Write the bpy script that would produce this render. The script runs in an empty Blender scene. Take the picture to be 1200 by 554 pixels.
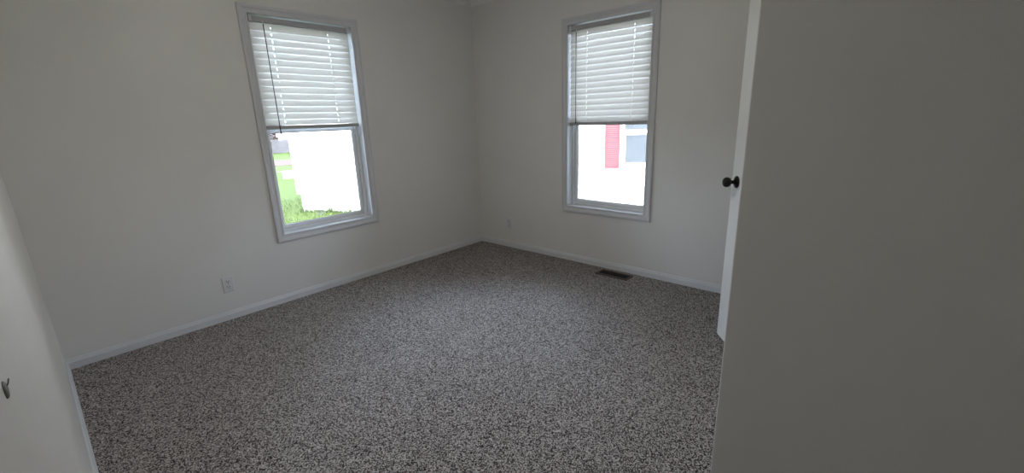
import bpy, bmesh, math, random
from mathutils import Vector, Matrix
random.seed(7)
R = math.radians
scn = bpy.context.scene
col = scn.collection

# ------------------------------------------------------------------ camera, world, sun, exposure
CAM = Vector((-3.2960, -3.4130, 1.3122))
F_PX, YAW, PITCH, ROLL = 510.43, 0.73258, 0.26373, -0.0325
fw = Vector((math.cos(PITCH)*math.cos(YAW), math.cos(PITCH)*math.sin(YAW), -math.sin(PITCH)))
rt = fw.cross(Vector((0, 0, 1))).normalized(); up = rt.cross(fw)
r2 = math.cos(ROLL)*rt + math.sin(ROLL)*up
u2 = -math.sin(ROLL)*rt + math.cos(ROLL)*up
cd = bpy.data.cameras.new('camera'); cam = bpy.data.objects.new('camera', cd); col.objects.link(cam)
cd.sensor_width = 36; cd.lens = F_PX*36/1200; cd.clip_start = 0.01; cd.clip_end = 300
m = Matrix((r2, u2, -fw)).transposed().to_4x4(); m.translation = CAM
cam.matrix_world = m
scn.camera = cam

scn.view_settings.view_transform = 'Standard'
scn.view_settings.look = 'None'
scn.view_settings.gamma = 1
scn.view_settings.use_curve_mapping = False
scn.view_settings.exposure = 0.04

SKY_STRENGTH = 1.4
HAZE = (8.6, 9.7, 12.2)
SUN_STRENGTH = 7.0
LAMP = 48.0
w = bpy.data.worlds.new('world'); scn.world = w; w.use_nodes = True
wn = w.node_tree.nodes; wl = w.node_tree.links
sky = wn.new('ShaderNodeTexSky'); sky.sky_type = 'NISHITA'; sky.sun_disc = False
sky.sun_elevation = R(48); sky.sun_rotation = R(225); sky.air_density = 1.0; sky.dust_density = 3.0; sky.ozone_density = 1.0
haze = wn.new('ShaderNodeMixRGB'); haze.blend_type = 'ADD'; haze.inputs[0].default_value = 1
haze.inputs[2].default_value = (HAZE[0], HAZE[1], HAZE[2], 1)      # bright thin cloud over the blue
mul = wn.new('ShaderNodeMixRGB'); mul.blend_type = 'MULTIPLY'; mul.inputs[0].default_value = 1; mul.inputs[2].default_value = (SKY_STRENGTH,)*3 + (1,)
wl.new(sky.outputs[0], mul.inputs[1]); wl.new(mul.outputs[0], haze.inputs[1]); wl.new(haze.outputs[0], wn['Background'].inputs['Color'])
wn['Background'].inputs['Strength'].default_value = 1.0
sd = bpy.data.lights.new('sun', 'SUN'); sun = bpy.data.objects.new('sun', sd); col.objects.link(sun)
sd.energy = SUN_STRENGTH; sd.angle = R(0.6); sd.color = (1, .96, .9)
sun.rotation_euler = Vector((-0.55, -0.50, 0.95)).to_track_quat('Z', 'Y').to_euler()

def portal(name, loc, rot, sx, sy):
    d = bpy.data.lights.new(name, 'AREA'); d.shape = 'RECTANGLE'; d.size = sx; d.size_y = sy
    o = bpy.data.objects.new(name, d); col.objects.link(o); o.location = loc; o.rotation_euler = rot
    d.cycles.is_portal = True

# ------------------------------------------------------------------ sizes (metres)
RW, RD = 3.355, 3.082        # room: x from -RW to 0, y from -RD to 0
CEIL = 2.430
WT = 0.14                    # outer wall thickness
AX0, AX1 = -2.070, -1.325    # opening of the window in the far left wall
BY0, BY1 = -1.154, -1.898    # opening of the window in the far right wall
Z0, Z1 = 0.527, 2.047
NX = -1.962                  # face of the near right wall
HALL = -4.7
GZ = -0.80                   # ground outside

# ------------------------------------------------------------------ materials
def mat(name, color=(.8, .8, .8), rough=.5, metal=0, spec=.5):
    m = bpy.data.materials.new(name); m.use_nodes = True
    b = m.node_tree.nodes['Principled BSDF']
    b.inputs['Base Color'].default_value = (*color, 1)
    b.inputs['Roughness'].default_value = rough; b.inputs['Metallic'].default_value = metal
    b.inputs['Specular IOR Level'].default_value = spec
    return m
def noise_mat(name, c1, c2, scale, rough=.6, bump=0, bscale=None, detail=3, lo=.35, hi=.65, bdist=.002, spec=.5):
    m = mat(name, c1, rough, spec=spec); n = m.node_tree.nodes; l = m.node_tree.links; b = n['Principled BSDF']
    tc = n.new('ShaderNodeTexCoord')
    t = n.new('ShaderNodeTexNoise'); t.inputs['Scale'].default_value = scale; t.inputs['Detail'].default_value = detail
    l.new(tc.outputs['Object'], t.inputs['Vector'])
    r = n.new('ShaderNodeValToRGB'); r.color_ramp.elements[0].position = lo; r.color_ramp.elements[1].position = hi
    r.color_ramp.elements[0].color = (*c1, 1); r.color_ramp.elements[1].color = (*c2, 1)
    l.new(t.outputs['Fac'], r.inputs[0]); l.new(r.outputs[0], b.inputs['Base Color'])
    if bump:
        t2 = n.new('ShaderNodeTexNoise'); t2.inputs['Scale'].default_value = bscale or scale; t2.inputs['Detail'].default_value = 2
        l.new(tc.outputs['Object'], t2.inputs['Vector'])
        bp = n.new('ShaderNodeBump'); bp.inputs['Strength'].default_value = bump; bp.inputs['Distance'].default_value = bdist
        l.new(t2.outputs['Fac'], bp.inputs['Height']); l.new(bp.outputs[0], b.inputs['Normal'])
    return m

M = {}
M['wall'] = noise_mat('wall_paint', (.755, .74, .705), (.775, .76, .725), 3.0, .45, .25, 260, bdist=.0012)
M['ceiling'] = noise_mat('ceiling_paint', (.82, .82, .81), (.85, .85, .84), 4, .8, .5, 180, bdist=.002)
M['trim'] = noise_mat('trim_paint', (.68, .69, .70), (.71, .72, .73), 6, .4)
M['casing'] = noise_mat('casing_paint_shaded', (.63, .63, .645), (.66, .66, .675), 6, .4)  # window trim darkened in its colour for the backlit shade around the openings
M['vinyl'] = noise_mat('window_vinyl', (.82, .84, .86), (.85, .87, .89), 9, .35)
M['door'] = noise_mat('door_paint', (.80, .80, .78), (.83, .83, .81), 4, .36, .04, 90, spec=1.0)
M['plate'] = mat('outlet_plastic', (.70, .70, .69), .35)
M['slot'] = mat('dark_slot', (.006, .006, .006), .8, spec=.1)
M['black'] = mat('matte_black_metal', (.004, .004, .005), .3, 0, .35)
M['steel'] = mat('screw_metal', (.5, .5, .5), .35, 1)
M['hook'] = mat('grey_hook_metal', (.20, .20, .19), .5, .3)
M['bronze'] = noise_mat('brown_register_metal', (.055, .038, .028), (.085, .06, .045), 60, .45)
M['duct'] = mat('dark_duct', (.012, .011, .010), .7)
M['wand'] = mat('smoky_wand_plastic', (.045, .045, .05), .25)
M['gasket'] = mat('grey_gasket', (.62, .63, .64), .6)

def carpet_mat():
    m = mat('carpet', rough=.95, spec=.1); n = m.node_tree.nodes; l = m.node_tree.links; b = n['Principled BSDF']
    tc = n.new('ShaderNodeTexCoord')
    def mathn(op, a, bv):
        x = n.new('ShaderNodeMath'); x.operation = op
        for i, v in enumerate((a, bv)):
            if hasattr(v, 'links'): l.new(v, x.inputs[i])
            else: x.inputs[i].default_value = v
        return x.outputs[0]
    vo = n.new('ShaderNodeTexVoronoi'); vo.inputs['Scale'].default_value = 260
    nz = n.new('ShaderNodeTexNoise'); nz.inputs['Scale'].default_value = 330; nz.inputs['Detail'].default_value = 2
    big = n.new('ShaderNodeTexNoise'); big.inputs['Scale'].default_value = 1.6; big.inputs['Detail'].default_value = 3
    for t in (vo, nz, big): l.new(tc.outputs['Object'], t.inputs['Vector'])
    sep = n.new('ShaderNodeSeparateColor'); l.new(vo.outputs['Color'], sep.inputs[0])
    v = mathn('ADD', mathn('MULTIPLY', sep.outputs[0], .72), mathn('MULTIPLY', nz.outputs['Fac'], .80))
    v = mathn('ADD', v, mathn('MULTIPLY', big.outputs['Fac'], .10))
    r = n.new('ShaderNodeValToRGB'); cr = r.color_ramp
    cr.elements[0].position = .60; cr.elements[0].color = (.028, .023, .021, 1)
    cr.elements[1].position = 1.10; cr.elements[1].color = (.70, .65, .61, 1)
    for p, c in ((.71, (.11, .093, .086)), (.81, (.27, .238, .222)), (.91, (.48, .435, .405))):
        e = cr.elements.new(p); e.color = (*c, 1)
    cr.elements[-1].position = 1.0
    l.new(v, r.inputs[0]); l.new(r.outputs[0], b.inputs['Base Color'])
    bp = n.new('ShaderNodeBump'); bp.inputs['Strength'].default_value = .9; bp.inputs['Distance'].default_value = .006
    l.new(v, bp.inputs['Height']); l.new(bp.outputs[0], b.inputs['Normal'])
    return m
M['carpet'] = carpet_mat()

def thin_mat(name, color, trans, rough=.4, transparent=0):
    """diffuse plastic that lets part of the light through"""
    m = bpy.data.materials.new(name); m.use_nodes = True
    n = m.node_tree.nodes; l = m.node_tree.links; n.remove(n['Principled BSDF'])
    d = n.new('ShaderNodeBsdfDiffuse'); t = n.new('ShaderNodeBsdfTranslucent'); mx = n.new('ShaderNodeMixShader')
    nz = n.new('ShaderNodeTexNoise'); nz.inputs['Scale'].default_value = 5
    rp = n.new('ShaderNodeValToRGB')
    rp.color_ramp.elements[0].color = (*[c*.97 for c in color], 1); rp.color_ramp.elements[1].color = (*color, 1)
    l.new(nz.outputs['Fac'], rp.inputs[0])
    for s in (d, t): l.new(rp.outputs[0], s.inputs[0])
    mx.inputs[0].default_value = trans; l.new(d.outputs[0], mx.inputs[1]); l.new(t.outputs[0], mx.inputs[2])
    out = mx.outputs[0]
    if transparent:
        tr = n.new('ShaderNodeBsdfTransparent'); m2 = n.new('ShaderNodeMixShader'); m2.inputs[0].default_value = transparent
        l.new(out, m2.inputs[1]); l.new(tr.outputs[0], m2.inputs[2]); out = m2.outputs[0]
    l.new(out, n['Material Output'].inputs[0])
    return m
M['slat'] = thin_mat('blind_slat_plastic', (.88, .86, .82), .36)
M['rail'] = thin_mat('blind_rail_shaded', (.44, .44, .44), .0)  # white rails coloured grey to carry their backlit shade
M['cord'] = thin_mat('blind_cord', (.9, .9, .88), .3)
M['sticker'] = thin_mat('clear_sticker', (.95, .93, .93), .03, transparent=.86)
M['stickerline'] = thin_mat('sticker_print', (.62, .42, .42), .06, transparent=.45)
def glass_mat():
    m = bpy.data.materials.new('window_glass'); m.use_nodes = True
    n = m.node_tree.nodes; l = m.node_tree.links; n.remove(n['Principled BSDF'])
    t = n.new('ShaderNodeBsdfTransparent'); g = n.new('ShaderNodeBsdfGlossy'); g.inputs['Roughness'].default_value = .02
    t.inputs[0].default_value = (.95, .97, .97, 1)
    f = n.new('ShaderNodeFresnel'); f.inputs[0].default_value = 1.45
    mx = n.new('ShaderNodeMixShader'); l.new(f.outputs[0], mx.inputs[0]); l.new(t.outputs[0], mx.inputs[1]); l.new(g.outputs[0], mx.inputs[2])
    l.new(mx.outputs[0], n['Material Output'].inputs[0]); return m
M['glass'] = glass_mat()
M['siding'] = noise_mat('white_vinyl_siding', (.86, .86, .85), (.89, .89, .88), 2, .5)
M['skirt'] = noise_mat('white_skirting', (.84, .84, .83), (.88, .88, .87), 3, .5)
M['pink'] = noise_mat('faded_red_shutter', (.115, .050, .056), (.125, .055, .061), 8, .8, spec=.1)
M['nglass'] = noise_mat('house_pane_glass', (.05, .057, .064), (.06, .066, .073), 2.5, .12)
M['grass'] = noise_mat('lawn_grass', (.028, .044, .006), (.042, .062, .011), 7, .9, .6, 40, lo=.3, hi=.7, bdist=.03, spec=.1)
M['blade'] = noise_mat('grass_blade', (.028, .046, .007), (.05, .072, .014), 3, .7)
M['road'] = noise_mat('pale_road', (.068, .056, .048), (.074, .061, .053), 2, .9, spec=0)
M['fence'] = noise_mat('weathered_fence_wood', (.054, .053, .056), (.072, .069, .072), 3, .8, spec=0)
M['shingle'] = noise_mat('roof_shingle', (.20, .19, .18), (.28, .26, .25), 12, .9)
M['kerb'] = noise_mat('pale_concrete', (.36, .34, .32), (.42, .40, .38), 6, .9)
M['bark'] = noise_mat('brown_bark', (.09, .065, .05), (.13, .10, .08), 9, .9)
M['brownleaf'] = noise_mat('brown_foliage', (.050, .036, .028), (.066, .048, .038), 4, .8)
M['dandelion'] = mat('yellow_petals', (.75, .55, .05), .6)

# ------------------------------------------------------------------ helpers
def obj(name, bm, m, parent=None, smooth=False, bevel=0, seg=2):
    me = bpy.data.meshes.new(name); bmesh.ops.recalc_face_normals(bm, faces=bm.faces); bm.to_mesh(me); bm.free()
    o = bpy.data.objects.new(name, me); col.objects.link(o)
    for x in (m if isinstance(m, (list, tuple)) else [m]): me.materials.append(x)
    if smooth:
        for p in me.polygons: p.use_smooth = True
    if bevel:
        b = o.modifiers.new('bevel', 'BEVEL'); b.width = bevel; b.segments = seg; b.limit_method = 'ANGLE'; b.angle_limit = R(40)
    if parent: o.parent = parent
    return o
def BM(): return bmesh.new()
def box(bm, x0, x1, y0, y1, z0, z1):
    x0, x1 = sorted((x0, x1)); y0, y1 = sorted((y0, y1)); z0, z1 = sorted((z0, z1))
    v = [bm.verts.new((x, y, z)) for x in (x0, x1) for y in (y0, y1) for z in (z0, z1)]
    for f in ((0, 1, 3, 2), (4, 6, 7, 5), (0, 4, 5, 1), (2, 3, 7, 6), (0, 2, 6, 4), (1, 5, 7, 3)): bm.faces.new([v[i] for i in f])
    return v
def lathe(bm, prof, mtx=None, seg=32):
    """profile = [(radius, height)] around local z"""
    mtx = mtx or Matrix.Identity(4); rings = []
    for r, h in prof:
        if r < 1e-6: rings.append([bm.verts.new(mtx @ Vector((0, 0, h)))])
        else: rings.append([bm.verts.new(mtx @ Vector((r*math.cos(2*math.pi*i/seg), r*math.sin(2*math.pi*i/seg), h))) for i in range(seg)])
    for a, b in zip(rings, rings[1:]):
        for i in range(seg):
            j = (i+1) % seg
            if len(a) == 1 and len(b) > 1: bm.faces.new((a[0], b[i], b[j]))
            elif len(b) == 1 and len(a) > 1: bm.faces.new((a[i], b[0], a[j]))
            elif len(a) > 1: bm.faces.new((a[i], b[i], b[j], a[j]))
def tube(bm, pts, r, seg=10):
    pts = [Vector(p) for p in pts]; rings = []
    for i, p in enumerate(pts):
        d = (pts[min(i+1, len(pts)-1)] - pts[max(i-1, 0)]).normalized()
        a = d.orthogonal().normalized() if i == 0 else (rings[-1][0].co - pts[i-1]).normalized()
        a = (a - d*a.dot(d)).normalized(); b = d.cross(a)
        rings.append([bm.verts.new(p + r*(math.cos(2*math.pi*k/seg)*a + math.sin(2*math.pi*k/seg)*b)) for k in range(seg)])
    for a, b in zip(rings, rings[1:]):
        for k in range(seg): bm.faces.new((a[k], a[(k+1) % seg], b[(k+1) % seg], b[k]))
    bm.faces.new(rings[0][::-1]); bm.faces.new(rings[-1])
def run(bm, p0, p1, nrm, prof, m0=0, m1=0):
    """extrude profile [(out, height)] from p0 to p1; m0/m1 mitre the ends by out*m"""
    p0 = Vector((*p0, 0)); p1 = Vector((*p1, 0)); nrm = Vector((*nrm, 0)).normalized(); d = (p1-p0).normalized()
    a = [bm.verts.new(p0 + nrm*o + Vector((0, 0, h)) + d*o*m0) for o, h in prof]
    b = [bm.verts.new(p1 + nrm*o + Vector((0, 0, h)) - d*o*m1) for o, h in prof]
    n = len(prof)
    for i in range(n): bm.faces.new((a[i], a[(i+1) % n], b[(i+1) % n], b[i]))
    bm.faces.new(a); bm.faces.new(b[::-1])
def empty(name, loc=(0, 0, 0), rz=0, parent=None):
    o = bpy.data.objects.new(name, None); o.empty_display_size = .1; col.objects.link(o)
    o.location = loc; o.rotation_euler = (0, 0, rz)
    if parent: o.parent = parent
    return o
def tag(o, label=None, cat=None, group=None, kind=None):
    for k, v in (('label', label), ('category', cat), ('group', group), ('kind', kind)):
        if v: o[k] = v
    return o
def struct(name, bm, m, **k): return tag(obj(name, bm, m, **k), kind='structure')

# ------------------------------------------------------------------ the room
b = BM(); box(b, -RW-WT, WT, HALL-.12, WT, -.04, 0); struct('floor', b, M['carpet'])
b = BM(); box(b, -RW-WT, WT, HALL-.12, WT, CEIL, CEIL+.12); struct('ceiling', b, M['ceiling'])
HW = .014   # the jamb liner fills this much around each opening
b = BM()
box(b, -RW-WT, AX0-HW, 0, WT, GZ+.05, CEIL); box(b, AX1+HW, WT, 0, WT, GZ+.05, CEIL)
box(b, AX0-HW, AX1+HW, 0, WT, GZ+.05, Z0-HW); box(b, AX0-HW, AX1+HW, 0, WT, Z1+HW, CEIL)
struct('wall_far_left', b, M['wall'])
b = BM()
box(b, 0, WT, BY0+HW, 0, GZ+.05, CEIL); box(b, 0, WT, HALL-.12, BY1-HW, GZ+.05, CEIL)
box(b, 0, WT, BY0+HW, BY1-HW, GZ+.05, Z0-HW); box(b, 0, WT, BY0+HW, BY1-HW, Z1+HW, CEIL)
struct('wall_far_right', b, M['wall'])
b = BM(); box(b, -RW-WT, -RW, HALL, 0, 0, CEIL); struct('wall_near_left', b, M['wall'])
# near right wall and closet wall make one corner
CX0, CX1, DH = -1.170, -.545, 2.05      # closet doorway
b = BM(); box(b, NX, NX+.11, HALL, -RD, 0, CEIL); struct('wall_near_right', b, M['wall'], bevel=.004)
b = BM()
box(b, NX+.11, CX0, -RD-.11, -RD, 0, CEIL); box(b, CX1, 0, -RD-.11, -RD, 0, CEIL); box(b, CX0, CX1, -RD-.11, -RD, DH, CEIL)
struct('wall_closet', b, M['wall'])
b = BM(); box(b, NX+.11, 0, -RD-.85, -RD-.75, 0, CEIL); struct('wall_closet_back', b, M['wall'])
b = BM(); box(b, -RW-WT, WT, HALL-.12, HALL, 0, CEIL); struct('wall_rear', b, M['wall'])

BP = [(0, 0), (.012, 0), (.012, .040), (.010, .044), (.005, .060), (0, .0615)]
b = BM(); run(b, (-RW, 0), (0, 0), (0, -1), BP, 1, 1); struct('baseboard_far_left', b, M['trim'])
b = BM(); run(b, (0, 0), (0, -RD), (-1, 0), BP, 1, 1); struct('baseboard_far_right', b, M['trim'])
b = BM(); run(b, (-RW, 0), (-RW, HALL), (1, 0), BP, 1, 1); struct('baseboard_near_left', b, M['trim'])
b = BM(); run(b, (NX, HALL), (NX, -RD), (-1, 0), BP, 1, -1); struct('baseboard_near_right', b, M['trim'])
b = BM(); run(b, (NX, -RD), (CX0-.06, -RD), (0, 1), BP, -1, 0); run(b, (CX1+.06, -RD), (0, -RD), (0, 1), BP, 0, 1); struct('baseboard_closet', b, M['trim'])
CP = [(0, CEIL), (0, CEIL-.046), (.006, CEIL-.044), (.012, CEIL-.034), (.024, CEIL-.018), (.038, CEIL-.010), (.044, CEIL-.004), (.046, CEIL)]
for nm, p0, p1, nr, a0, a1 in (('trim_crown_far_left', (-RW, 0), (0, 0), (0, -1), 1, 1), ('trim_crown_far_right', (0, 0), (0, -RD), (-1, 0), 1, 1),
        ('trim_crown_near_left', (-RW, 0), (-RW, HALL), (1, 0), 1, 1), ('trim_crown_near_right', (NX, HALL), (NX, -RD), (-1, 0), 1, -1),
        ('trim_crown_closet', (NX, -RD), (0, -RD), (0, 1), -1, 1)):
    b = BM(); run(b, p0, p1, nr, CP, a0, a1); struct(nm, b, M['ceiling'])

# ------------------------------------------------------------------ windows: local x along the wall, y outwards, z up; origin at the opening's bottom left corner seen from inside
OW, OH = .745, Z1-Z0
CASE = [(0, 0), (0, -.009), (.004, -.0115), (.010, -.0115), (.013, -.008), (.028, -.010), (.036, -.0155), (.050, -.017), (.0555, -.014), (.0575, -.009), (.0575, 0)]
def rect_sweep(bm, x0, x1, z0, z1, prof):
    """prof [(outwards from opening, y)] swept round a rectangle, mitred"""
    cs = [(x0, z0, -1, -1), (x1, z0, 1, -1), (x1, z1, 1, 1), (x0, z1, -1, 1)]
    rings = [[bm.verts.new((x+sx*o, y, z+sz*o)) for o, y in prof] for x, z, sx, sz in cs]
    n = len(prof)
    for k in range(4):
        a, c = rings[k], rings[(k+1) % 4]
        for i in range(n): bm.faces.new((a[i], a[(i+1) % n], c[(i+1) % n], c[i]))
def ring(bm, x0, x1, z0, z1, t, y0, y1, tb=None, tt=None):
    """rectangular frame: members t wide inside x0..x1, z0..z1"""
    tb = t if tb is None else tb; tt = t if tt is None else tt
    box(bm, x0, x0+t, y0, y1, z0, z1); box(bm, x1-t, x1, y0, y1, z0, z1)
    box(bm, x0+t, x1-t, y0, y1, z0, z0+tb); box(bm, x0+t, x1-t, y0, y1, z1-tt, z1)
def make_window(name, loc, rz):
    w = empty(name, loc, rz); tag(w, kind='structure')
    b = BM(); rect_sweep(b, 0, OW, 0, OH, CASE); obj('window_casing', b, M['casing'], w)
    b = BM(); j = HW
    box(b, -j, 0, 0, WT, -j, OH+j); box(b, OW, OW+j, 0, WT, -j, OH+j); box(b, 0, OW, 0, WT, -j, 0); box(b, 0, OW, 0, WT, OH, OH+j)
    obj('jamb_liner', b, M['trim'], w)
    fr = .020
    b = BM(); ring(b, 0.0005, OW-.0005, .0005, OH-.0005, fr, .070, WT+.004); obj('window_frame', b, M['vinyl'], w, bevel=.002)
    b = BM(); ring(b, fr, OW-fr, fr, OH-fr, .006, .077, .083); obj('weather_strip', b, M['gasket'], w)
    mz = 1.265-Z0
    # lower sash, in front
    lo = BM(); ring(lo, fr+.001, OW-fr-.001, fr+.001, mz+.032, .028, .084, .108, .028, .032)
    s = obj('lower_sash', lo, M['vinyl'], w, bevel=.004)
    b = BM(); box(b, fr+.026, OW-fr-.026, .0985, .1015, fr+.026, mz+.003); obj('glass_pane', b, M['glass'], s)
    b = BM(); ring(b, fr+.029, OW-fr-.029, fr+.029, mz, .0035, .0975, .0985); obj('glazing_bead', b, M['gasket'], s)
    # upper sash, behind
    hi = BM(); ring(hi, fr+.001, OW-fr-.001, mz-.004, OH-fr-.001, .028, .1095, .134, .030, .028)
    s2 = obj('upper_sash', hi, M['vinyl'], w, bevel=.004)
    b = BM(); box(b, fr+.026, OW-fr-.026, .1205, .1235, mz+.022, OH-fr-.026); obj('glass_pane', b, M['glass'], s2)
    # sash lock, screen latch
    b = BM(); box(b, OW/2-.03, OW/2+.03, .087, .104, mz+.032, mz+.038); box(b, OW/2-.008, OW/2+.02, .083, .098, mz+.038, mz+.046)
    obj('sash_lock', b, M['vinyl'], w, bevel=.002)
    lx, lz = OW-.071, .114
    b = BM(); lathe(b, [(0, 0), (.0045, 0), (.0055, .003), (.0045, .006), (0, .006)], Matrix.Translation((lx, .0965, lz)) @ Matrix.Rotation(R(90), 4, 'X') @ Matrix.Translation((0, 0, -.001)), 14)
    obj('pull_tab', b, M['black'], w)
    # little clear sticker at the bottom of the pane
    sx0, sx1, sz0, sz1 = STK[name]
    st = BM(); box(st, sx0, sx1, .0978, .0984, sz0, sz1); so = obj('sticker', st, M['sticker'], w); so['label'] = 'small clear rectangular sticker with faint print'
    b = BM(); ring(b, sx0, sx1, sz0, sz1, .0016, .0974, .0978)
    box(b, sx0+.006, sx1-.006, .0974, .0978, sz1-.010, sz1-.0085); box(b, sx0+.006, sx1-.018, .0974, .0978, sz1-.020, sz1-.017)
    obj('sticker_print', b, M['stickerline'], so)
    return w
STK = {'window_1': (.310, .382, .075, .130), 'window_2': (.245, .318, .085, .150)}
W1 = make_window('window_1', (AX0, 0, Z0), 0)
W2 = make_window('window_2', (0, BY0, Z0), R(-90))
portal('window_light_1', ((AX0+AX1)/2, WT+.03, (Z0+Z1)/2), (R(-90), 0, 0), .80, 1.6)
portal('window_light_2', (WT+.03, (BY0+BY1)/2, (Z0+Z1)/2), (R(-90), 0, R(-90)), .80, 1.6)

# ------------------------------------------------------------------ blinds (same local frame as the windows)
def make_blind(loc, rz, x0, x1, zbot, wx, cords, label):
    r = empty('window_blind', loc, rz); tag(r, label, 'blind', 'two inch blinds lowered halfway over the windows')
    top = OH-.0105; hb = top-.034
    b = BM()   # headrail: U channel, open on top
    y0, y1 = .003, .038
    box(b, x0, x1, y0, y0+.0015, hb, top); box(b, x0, x1, y1-.0015, y1, hb, hb+.012); box(b, x0, x1, y0+.0015, y1-.0015, hb, hb+.0015)
    box(b, x0, x1, y0+.0015, y0+.006, top-.0015, top); box(b, x0, x1, y1-.006, y1-.0015, hb+.0105, hb+.012)
    obj('headrail', b, M['rail'], r)
    for s in (0, 1):
        b = BM(); xa = x0-.0035 if s == 0 else x1-.016; xb = x0+.016 if s == 0 else x1+.0035
        box(b, xa, xb, -.0005, .0028, hb-.002, top+.0045); box(b, xa, xb, .0028, .040, top+.001, top+.0045)
        box(b, (xa if s == 0 else xb-.0025), (xa+.0025 if s == 0 else xb), .0028, .055, hb-.002, top+.001)
        obj('mounting_bracket', b, M['gasket'], r, bevel=.0008)
    pitch, sw, th, tilt = .0450, .050, .0026, R(71)
    yc = .0285; zt = hb-.026; n = int((zt-(zbot+.024)-.020)/pitch)+1
    pitch = (zt-(zbot+.049))/(n-1)
    cuts = [x0, cords[0]-.0025, cords[0]+.0025, cords[1]-.0025, cords[1]+.0025, x1]
    b = BM()
    ca, sa = math.cos(tilt), math.sin(tilt)
    for i in range(n):
        zc = zt-i*pitch
        def P(x, s, k):     # s along slat width (-: room edge, down), k thickness
            crown = .0016*(1-(2*s/sw)**2)
            kk = k+crown
            return (x, yc + s*ca - kk*sa, zc + s*sa + kk*ca)
        rows = [-sw/2, -sw/4, -.009, .007, sw/4, sw/2]
        V = {}
        for a, x in enumerate(cuts):
            for c, s in enumerate(rows):
                for k in (0, 1): V[a, c, k] = b.verts.new(P(x, s, (k-.5)*th))
        def hole(a, c): return a in (1, 3) and c == 2
        for a in range(5):
            for c in range(5):
                if hole(a, c): continue
                b.faces.new((V[a, c, 1], V[a+1, c, 1], V[a+1, c+1, 1], V[a, c+1, 1]))
                b.faces.new((V[a, c, 0], V[a, c+1, 0], V[a+1, c+1, 0], V[a+1, c, 0]))
                for da, dc, e in ((-1, 0, ((a, c), (a, c+1))), (1, 0, ((a+1, c), (a+1, c+1))), (0, -1, ((a, c), (a+1, c))), (0, 1, ((a, c+1), (a+1, c+1)))):
                    aa, cc = a+da, c+dc
                    if not (0 <= aa < 5 and 0 <= cc < 5) or hole(aa, cc):
                        (p, q), (u, v_) = e
                        b.faces.new((V[p, q, 0], V[u, v_, 0], V[u, v_, 1], V[p, q, 1]))
    obj('slats', b, M['slat'], r)
    b = BM(); box(b, x0, x1, .006, .046, zbot-.003, zbot+.024); obj('bottom_rail', b, M['rail'], r, bevel=.004)
    for cx in cords:
        b = BM()
        for y in (.0105, .0475):
            tube(b, [(cx, y, zbot+.019), (cx, y, hb)], .0009, 6)
        for i in range(n):
            z = zt-i*pitch-.022
            tube(b, [(cx, .0105, z+.002), (cx, .0475, z+.006)], .0006, 5)
        obj('ladder_cord', b, M['cord'], r)
        b = BM(); tube(b, [(cx, yc-.0005, zbot+.010), (cx, yc-.0005, hb+.005)], .0010, 6); obj('lift_cord', b, M['cord'], r)
        b = BM(); lathe(b, [(0, -.004), (.006, -.004), (.0075, -.001), (.0075, .0005), (0, .0005)], Matrix.Translation((cx, .022, zbot-.003)), 14); obj('cord_plug', b, M['cord'], r)
    wz0 = hb-.012
    b = BM(); tube(b, [(wx, .004, hb+.006), (wx, -.004, hb+.002), (wx, -.006, wz0-.006)], .0018, 8)
    obj('wand_hook', b, M['cord'], r, smooth=True)
    b = BM(); zl = 1.254-Z0
    lathe(b, [(0, wz0), (.003, wz0-.001), (.0036, wz0-.012), (.0032, wz0-.03), (.0032, zl+.05), (.0042, zl+.045), (.0046, zl+.003), (.003, zl), (0, zl)], Matrix.Translation((wx, -.006, 0)), 8)
    obj('tilt_wand', b, M['wand'], r, smooth=True)
    return r
make_blind((AX0, 0, Z0), 0, .012, OW-.019, 1.293-Z0, .094, (.150, .562), 'white horizontal blind half lowered over the left window, grass seen below it')
make_blind((0, BY0, Z0), R(-90), .013, OW-.010, 1.241-Z0, .084, (.174, .592), 'white horizontal blind half lowered over the right window, red shutter seen below it')

# ------------------------------------------------------------------ closet door, standing ajar
HX, HY = -1.145, -3.082+.012
LX, LY = -.693, -2.722
ang = math.atan2(LY-HY, LX-HX); LW = math.hypot(LX-HX, LY-HY)
d = empty('door_1', (HX, HY, 0), ang); tag(d, kind='structure')
b = BM(); box(b, 0, LW, -.035, 0, .015, 2.035); obj('door_leaf', b, M['door'], d, bevel=.0015)
KX, KZ = LW-.062, .945
for s in (1, -1):
    mt = Matrix.Translation((KX, 0 if s > 0 else -.035, KZ)) @ Matrix.Rotation(R(-90*s), 4, 'X')
    b = BM(); lathe(b, [(0, 0), (.0325, 0), (.0325, .003), (.030, .007), (.020, .009), (.0175, .012), (0, .012)], mt, 36)
    ro = obj('knob_rosette', b, M['black'], d, smooth=True)
    b = BM(); lathe(b, [(0, .011), (.0125, .011), (.010, .020), (.010, .030), (.0135, .034), (.022, .038), (.0265, .046), (.0275, .054), (.0255, .062), (.0195, .069), (.012, .072), (0, .0728)], mt, 36)
    obj('door_knob', b, M['black'], d, smooth=True)
b = BM(); box(b, LW-.0002, LW+.0012, -.030, -.005, KZ-.028, KZ+.028); lp = obj('latch_plate', b, M['steel'], d); lp['label'] = 'metal latch plate'
b = BM(); box(b, LW+.0012, LW+.010, -.024, -.012, KZ-.008, KZ+.008); obj('latch_bolt', b, M['steel'], d, bevel=.002)
for z in (.22, 1.02, 1.80):
    b = BM(); lathe(b, [(0, z-.045), (.006, z-.045), (.006, z+.045), (0, z+.045)], Matrix.Translation((-.006, .004, 0)), 12)
    box(b, -.004, .03, -.0005, .0015, z-.044, z+.044); obj('hinge', b, M['black'], d)
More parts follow.
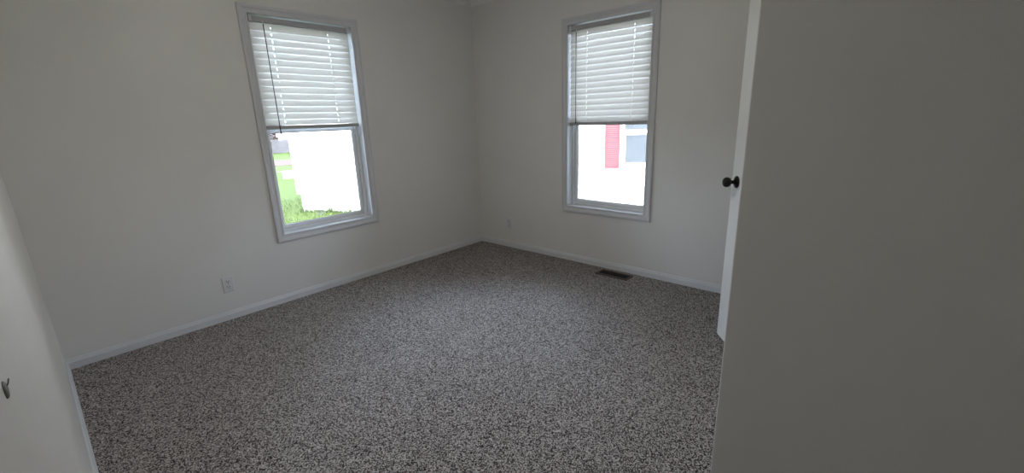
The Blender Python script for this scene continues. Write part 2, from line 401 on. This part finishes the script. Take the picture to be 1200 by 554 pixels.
# door frame and casing
b = BM()
box(b, CX0-.001, CX0+.0, -RD-.11, -RD, 0, DH)
for x0, x1 in ((CX0-.055, CX0-.006), (CX1+.006, CX1+.055)): box(b, x0, x1, -RD, -RD+.011, 0, DH+.055)
box(b, CX0-.006, CX1+.006, -RD, -RD+.011, DH+.006, DH+.055)
struct('trim_closet_door', b, M['trim'], bevel=.003)
b = BM(); box(b, CX1-.012, CX1, -RD-.11, -RD, 0, DH); box(b, CX0, CX1-.012, -RD-.11, -RD, DH-.012, DH); struct('trim_closet_jamb', b, M['trim'])

# ------------------------------------------------------------------ outlets and switch: local x along wall, -y out of the wall
def plate_bm(w=.070, h=.114, t=.006):
    b = BM()
    o = [(-w/2, -h/2), (w/2, -h/2), (w/2, h/2), (-w/2, h/2)]
    rings = []
    for ins, y in ((0, 0), (0, -t*.45), (.004, -t)):
        rings.append([b.verts.new((x-math.copysign(ins, x), y, z-math.copysign(ins, z))) for x, z in o])
    for a, c in zip(rings, rings[1:]):
        for k in range(4): b.faces.new((a[k], a[(k+1) % 4], c[(k+1) % 4], c[k]))
    b.faces.new(rings[-1]); b.faces.new(rings[0][::-1]); return b
def make_outlet(loc, rz, label):
    r = empty('electrical_outlet', loc, rz); tag(r, label, 'outlet', 'duplex wall outlets')
    obj('cover_plate', plate_bm(), M['plate'], r)
    for s in (1, -1):
        zc = s*.0195
        b = BM(); rr, hh = .0172, .0142
        pts = []
        for i in range(32):
            a = 2*math.pi*i/32; pts.append((rr*math.cos(a), max(-hh, min(hh, rr*math.sin(a)))))
        A = [b.verts.new((x, -.0058, z+zc)) for x, z in pts]; C_ = [b.verts.new((x*.97, -.0078, z*.97+zc)) for x, z in pts]
        for i in range(32): b.faces.new((A[i], A[(i+1) % 32], C_[(i+1) % 32], C_[i]))
        b.faces.new(C_)
        rc = obj('receptacle', b, M['plate'], r)
        b = BM()
        box(b, -.0082, -.0050, -.0081, -.0070, zc-.0005, zc+.0095); box(b, .0050, .0080, -.0081, -.0070, zc+.0008, zc+.0092)
        lathe(b, [(0, .0070), (.0034, .0070), (.0034, .0081), (0, .0081)], Matrix.Translation((0, 0, zc-.0068)) @ Matrix.Rotation(R(90), 4, 'X'), 12)
        obj('socket_slots', b, M['slot'], rc)
    b = BM(); lathe(b, [(0, .0058), (.0032, .0058), (.0028, .0072), (0, .0075)], Matrix.Rotation(R(90), 4, 'X'), 14); obj('screw', b, M['steel'], r)
    return r
make_outlet((-2.494, 0, .2554), 0, 'white duplex wall outlet low on the left wall, left of the window')
make_outlet((0, -.4214, .2554), R(-90), 'white duplex wall outlet low on the right wall beside the room corner')
hk = empty('wall_hook', (-RW, -2.748, 1.056), R(90)); tag(hk, 'small flat grey hook on the near left wall at the photo edge', 'hook')
b = BM(); lathe(b, [(0, 0), (.0095, 0), (.0095, .0010), (.0080, .0022), (.0050, .0028), (0, .0029)], Matrix.Rotation(R(90), 4, 'X'), 20)
obj('hook_base', b, M['hook'], hk, smooth=True)
b = BM(); tube(b, [(0, -.0022, .003), (.001, -.0040, .006), (.002, -.0052, .0105)], .0006, 8); obj('prong', b, M['hook'], hk, smooth=True)

# ------------------------------------------------------------------ unseen ceiling lamp, added to brighten the room; overhead light is inferred
cl = empty('added_ceiling_lamp', (-2.08, -1.85, CEIL)); tag(cl, 'unseen round flush ceiling lamp with white glass dome, added to brighten the room', 'lamp')
b = BM(); lathe(b, [(0, 0), (.155, 0), (.158, -.006), (.150, -.022), (.140, -.024), (0, -.024)], None, 40); obj('lamp_base', b, M['steel'], cl, smooth=True)
em = mat('lit_glass_dome', (.9, .9, .88), .4); p = em.node_tree.nodes['Principled BSDF']
p.inputs['Emission Color'].default_value = (1, .955, .88, 1); p.inputs['Emission Strength'].default_value = LAMP
b = BM(); lathe(b, [(.139, -.0245), (.136, -.040), (.120, -.062), (.090, -.080), (.050, -.091), (0, -.095)], None, 32); obj('glass_dome', b, em, cl, smooth=True)
b = BM(); lathe(b, [(0, -.108), (.006, -.107), (.008, -.101), (.005, -.096), (0, -.0955)], None, 16); obj('finial', b, M['steel'], cl, smooth=True)

# ------------------------------------------------------------------ floor register
rg = empty('floor_register', (-.124, -1.713, 0)); tag(rg, 'brown metal floor register set in carpet below the right window', 'floor vent')
lw, lh = .064, .148       # half sizes
b = BM()
prof = [(0, .0004), (0, .0055), (-.004, .0072), (-.020, .0072), (-.022, .0040), (-.022, .0004)]
cs = [(-lw, -lh, -1, -1), (lw, -lh, 1, -1), (lw, lh, 1, 1), (-lw, lh, -1, 1)]
rings = [[b.verts.new((x+sx*o, y+sy*o, z)) for o, z in prof] for x, y, sx, sy in cs]
for k in range(4):
    a, c = rings[k], rings[(k+1) % 4]
    for i in range(len(prof)): b.faces.new((a[i], a[(i+1) % len(prof)], c[(i+1) % len(prof)], c[i]))
obj('flange', b, M['bronze'], rg)
b = BM(); box(b, -lw+.020, lw-.020, -lh+.020, lh-.020, .0003, .0010); obj('duct_opening', b, M['duct'], rg)
b = BM(); box(b, -.002, .002, -lh+.022, lh-.022, .0012, .0050)
n = 22
for i in range(n):
    y = -lh+.028+i*(2*lh-.056)/(n-1)
    box(b, -lw+.022, -.002, y-.0011, y+.0011, .0012, .0040); box(b, .002, lw-.022, y-.0011, y+.0011, .0012, .0040)
obj('louvers', b, M['duct'], rg)
b = BM(); box(b, .006, .010, .04, .052, .0045, .012); obj('damper_lever', b, M['bronze'], rg, bevel=.001)

# ------------------------------------------------------------------ outside
b = BM()
N = 60
x0, x1, y0, y1 = -30, 60, -30, 90
box(b, x0, x1, y0, y1, GZ-.3, GZ)
tag(obj('lawn', b, M['grass']), 'green lawn around the white neighbouring house', 'lawn', kind='stuff')

# neighbouring white mobile home: local x along its wall, local -y towards us... origin at the left corner on the ground
HD = Vector((.454, -.891, 0)); hz = math.atan2(HD.y, HD.x)
nh = empty('neighbour_house', (1.25, 7.87, GZ), hz); tag(nh, 'white house with lap siding and red shutters outside the windows', 'house')
# local +y points away from us (to the left of the travel direction)
L_, D_, SB, ET = 15.0, 4.3, .455, 3.05
def lap(bm, x0, x1, z0, z1, pitch, holes):
    z = z0
    while z < z1-1e-4:
        zt = min(z+pitch, z1)
        segs = [(x0, x1)]
        for hx0, hx1, hz0, hz1 in holes:
            if zt > hz0+1e-4 and z < hz1-1e-4:
                ns = []
                for a, c in segs:
                    if hx0 > a: ns.append((a, min(c, hx0)))
                    if hx1 < c: ns.append((max(a, hx1), c))
                    if hx0 >= c or hx1 <= a: ns = ns
                segs = ns
        for a, c in segs:
            p = [(0, z), (0, zt), (-.004, zt), (-.016, z+.004), (-.016, z)]
            A = [bm.verts.new((a, y, q)) for y, q in p]; B_ = [bm.verts.new((c, y, q)) for y, q in p]
            for i in range(5): bm.faces.new((A[i], A[(i+1) % 5], B_[(i+1) % 5], B_[i]))
            bm.faces.new(A); bm.faces.new(B_[::-1])
        z = zt
WX0, WX1, WZ0, WZ1 = 7.87, 8.78, 1.08, 2.50
b = BM()
box(b, 0, L_, 0, D_, SB, ET)
lap(b, 0, L_, SB, ET, .104, [])
obj('siding', b, M['siding'], nh)
b = BM(); box(b, .05, L_-.05, .045, D_-.05, 0, SB-.001)
for i in range(int((L_-.1)/.30)):
    x = .05+i*.30; box(b, x, x+.012, .038, .045, 0, SB-.001)
obj('skirting', b, M['skirt'], nh)
b = BM(); box(b, -.02, .05, -.022, .03, SB-.002, ET); obj('corner_post', b, M['siding'], nh)
b = BM()
A = [b.verts.new(p) for p in ((-.35, -.35, ET), (-.35, D_+.35, ET), (-.35, D_/2, ET+.75), (-.35, -.35, ET-.12), (-.35, D_+.35, ET-.12))]
C_ = [b.verts.new((L_+.35, q.co.y, q.co.z)) for q in A]
for i, j in ((3, 0), (0, 2), (2, 1), (1, 4), (4, 3)): b.faces.new((A[i], A[j], C_[j], C_[i]))
b.faces.new([A[i] for i in (3, 0, 2, 1, 4)]); b.faces.new([C_[i] for i in (4, 1, 2, 0, 3)])
obj('roof', b, M['shingle'], nh)
def house_window(x0):
    x1 = x0+(WX1-WX0)
    b = BM(); ring(b, x0, x1, WZ0, WZ1, .055, -.050, -.010); f = obj('window', b, M['siding'], nh, bevel=.005)
    mid = 1.785
    b = BM(); box(b, x0+.055, x1-.055, -.042, -.020, mid-.03, mid+.04)
    ring(b, x0+.055, x1-.055, WZ0+.055, mid-.03, .022, -.036, -.020, .05); obj('sash', b, M['siding'], f)
    b = BM(); box(b, x0+.05, x1-.05, -.020, -.017, WZ0+.05, WZ1-.05); obj('pane', b, M['nglass'], f)
    for sx in (x0-.33, x1+.02):
        b = BM(); ring(b, sx, sx+.30, WZ0-.005, WZ1+.005, .035, -.045, -.016)
        box(b, sx+.035, sx+.265, -.032, -.018, WZ0+.03, WZ1-.03)
        z = WZ0+.045
        while z < WZ1-.05:
            A = [b.verts.new(p) for p in ((sx+.035, -.032, z), (sx+.035, -.040, z), (sx+.035, -.032, z+.03))]
            B_ = [b.verts.new((sx+.265, q.co.y, q.co.z)) for q in A]
            for i in range(3): b.faces.new((A[i], A[(i+1) % 3], B_[(i+1) % 3], B_[i]))
            z += .04
        so = obj('shutter', b, M['pink'], nh)
        so['label'] = 'faded red louvred shutter'
for x0 in (WX0, WX0+3.4): house_window(x0)

# road, kerb, fence, far things
def strip(name, pts, z0, z1, m):
    b = BM(); A = [b.verts.new((x, y, z0)) for x, y in pts]; C_ = [b.verts.new((x, y, z1)) for x, y in pts]
    n = len(pts)
    for i in range(n): b.faces.new((A[i], A[(i+1) % n], C_[(i+1) % n], C_[i]))
    b.faces.new(A[::-1]); b.faces.new(C_); return obj(name, b, m)
e = Vector((.94, -.34))      # roughly across the view direction
def across(cx, cy, h0, h1, depth):
    nrm = Vector((.34, .94))
    c0 = Vector((cx, cy)); return [tuple(c0+e*h0), tuple(c0+e*h1), tuple(c0+e*h1+nrm*depth), tuple(c0+e*h0+nrm*depth)]
tag(strip('road', across(6.22, 22.3, -18, 14, 4.6), GZ-.02, GZ+.02, M['road']), kind='structure')
tag(strip('concrete_kerb', across(3.95, 15.7, -.05, 3.0, .28), GZ, GZ+.30, M['kerb']), 'low pale concrete block on the grass past the house corner', 'kerb')
tag(strip('dirt_edge', across(4.9, 18.6, -8, 6, .35), GZ-.01, GZ+.012, M['brownleaf']), kind='structure')
fc = Vector((10.9, 34.3)); fz = math.atan2(e.y, e.x)
fe = empty('wooden_fence', (fc.x, fc.y, GZ), fz); tag(fe, 'grey weathered board fence beyond the road', 'fence')
b = BM(); x = -9.0
while x < 9:
    h = 1.07+random.uniform(-.03, .03); box(b, x, x+.147, -.012, .012, .03, h); x += .15
obj('boards', b, M['fence'], fe)
b = BM()
for z in (.25, .82): box(b, -9, 9, .012, .05, z, z+.09)
obj('rails', b, M['fence'], fe)
for i in range(8):
    b = BM(); x = -9+i*2.57; box(b, x-.05, x+.05, .05, .15, 0, 1.10); obj('post', b, M['fence'], fe)
# small white shed over the fence
sh = empty('garden_shed', (13.3, 37.6, GZ), fz); tag(sh, 'small white shed roof showing above the grey fence', 'shed')
b = BM(); box(b, -.9, 1.6, 0, 2.2, 0, 1.22); obj('shed_wall', b, M['siding'], sh)
b = BM(); A = [b.verts.new(p) for p in ((-1.05, -.12, 1.20), (-1.05, 2.3, 1.20), (-1.05, 1.1, 1.55))]; C_ = [b.verts.new((1.75, q.co.y, q.co.z)) for q in A]
for i in range(3): b.faces.new((A[i], A[(i+1) % 3], C_[(i+1) % 3], C_[i]))
b.faces.new(A); b.faces.new(C_[::-1]); obj('shed_roof', b, M['kerb'], sh)
# brown bare trees behind the fence
def tree(x, y, h, label):
    t = empty('bare_tree', (x, y, GZ)); tag(t, label, 'tree', 'brown trees behind the fence')
    b = BM(); tube(b, [(0, 0, 0), (.05, 0, h*.35), (-.03, .04, h*.7), (.02, 0, h*.95)], .13, 8); obj('trunk', b, M['bark'], t, smooth=True)
    b = BM()
    for i in range(70):
        a = random.uniform(0, 6.28); z = random.uniform(.12, .9)*h; l = random.uniform(.5, 1.5)*(1.15-z/h)
        p = Vector((0, 0, z)); q = p+Vector((math.cos(a)*l, math.sin(a)*l, l*.7)); tube(b, [p, (p+q)/2+Vector((0, 0, .05)), q], .025, 5)
    obj('branches', b, M['bark'], t)
    b = BM()
    for i in range(4000):
        a = random.uniform(0, 6.28); z = random.uniform(.1, 1.0)*h; rr = random.uniform(.1, 1.5)*(1.2-z/h)**.5
        c = Vector((math.cos(a)*rr, math.sin(a)*rr, z)); s = .10
        u = Vector((random.gauss(0, 1), random.gauss(0, 1), random.gauss(0, 1))).normalized(); v_ = u.orthogonal().normalized()
        b.faces.new([b.verts.new(c+u*s), b.verts.new(c+v_*s*.6), b.verts.new(c-u*s), b.verts.new(c-v_*s*.6)])
    obj('foliage', b, M['brownleaf'], t)
tree(11.7, 40.6, 3.4, 'brown leafed tree behind the grey fence, farthest left')
tree(14.3, 43.5, 3.8, 'taller brown leafed tree farther behind the fence and shed')

# grass tufts and dandelions on the lawn below the left window
def blade(b, x, y, h, lean):
    a = random.uniform(0, 6.28); w_ = random.uniform(.004, .008); dx, dy = math.cos(a)*w_, math.sin(a)*w_
    lx, ly = random.gauss(0, lean), random.gauss(0, lean)
    p = [b.verts.new((x-dx, y-dy, GZ)), b.verts.new((x+dx, y+dy, GZ)), b.verts.new((x+dx*.6+lx*.4, y+dy*.6+ly*.4, GZ+h*.6)), b.verts.new((x-dx*.6+lx*.4, y-dy*.6+ly*.4, GZ+h*.6)), b.verts.new((x+lx, y+ly, GZ+h))]
    b.faces.new(p[:4]); b.faces.new((p[3], p[2], p[4]))
b = BM()
nn = Vector((-.891, -.454, 0))
for i in range(1500):         # along the foot of the skirting
    s = random.uniform(.0, 5.0); o = abs(random.gauss(0, .06))
    p = Vector((1.25, 7.87, 0))+HD*s+nn*(o-.03)
    blade(b, p.x, p.y, random.uniform(.04, .13)*(2.0 if math.sin(s*9)+math.sin(s*23) > 1.2 else 1), .02)
for i in range(9000):
    x = random.uniform(-2.5, 3.2); y = random.uniform(2.5, 10)
    if (Vector((x, y, 0))-Vector((1.25, 7.87, 0))).dot(nn) < .0 and y < 7.9+(1.25-x)*.5: continue
    blade(b, x, y, random.uniform(.04, .11), .03)
for i in range(160):
    a = random.choice([(.15, 7.0), (-.2, 7.3)]); blade(b, a[0]+random.gauss(0, .08), a[1]+random.gauss(0, .08), random.uniform(.1, .22), .04)
tag(obj('grass_tufts', b, M['blade']), 'taller green grass blades along the foot of the white house', 'grass', kind='stuff')
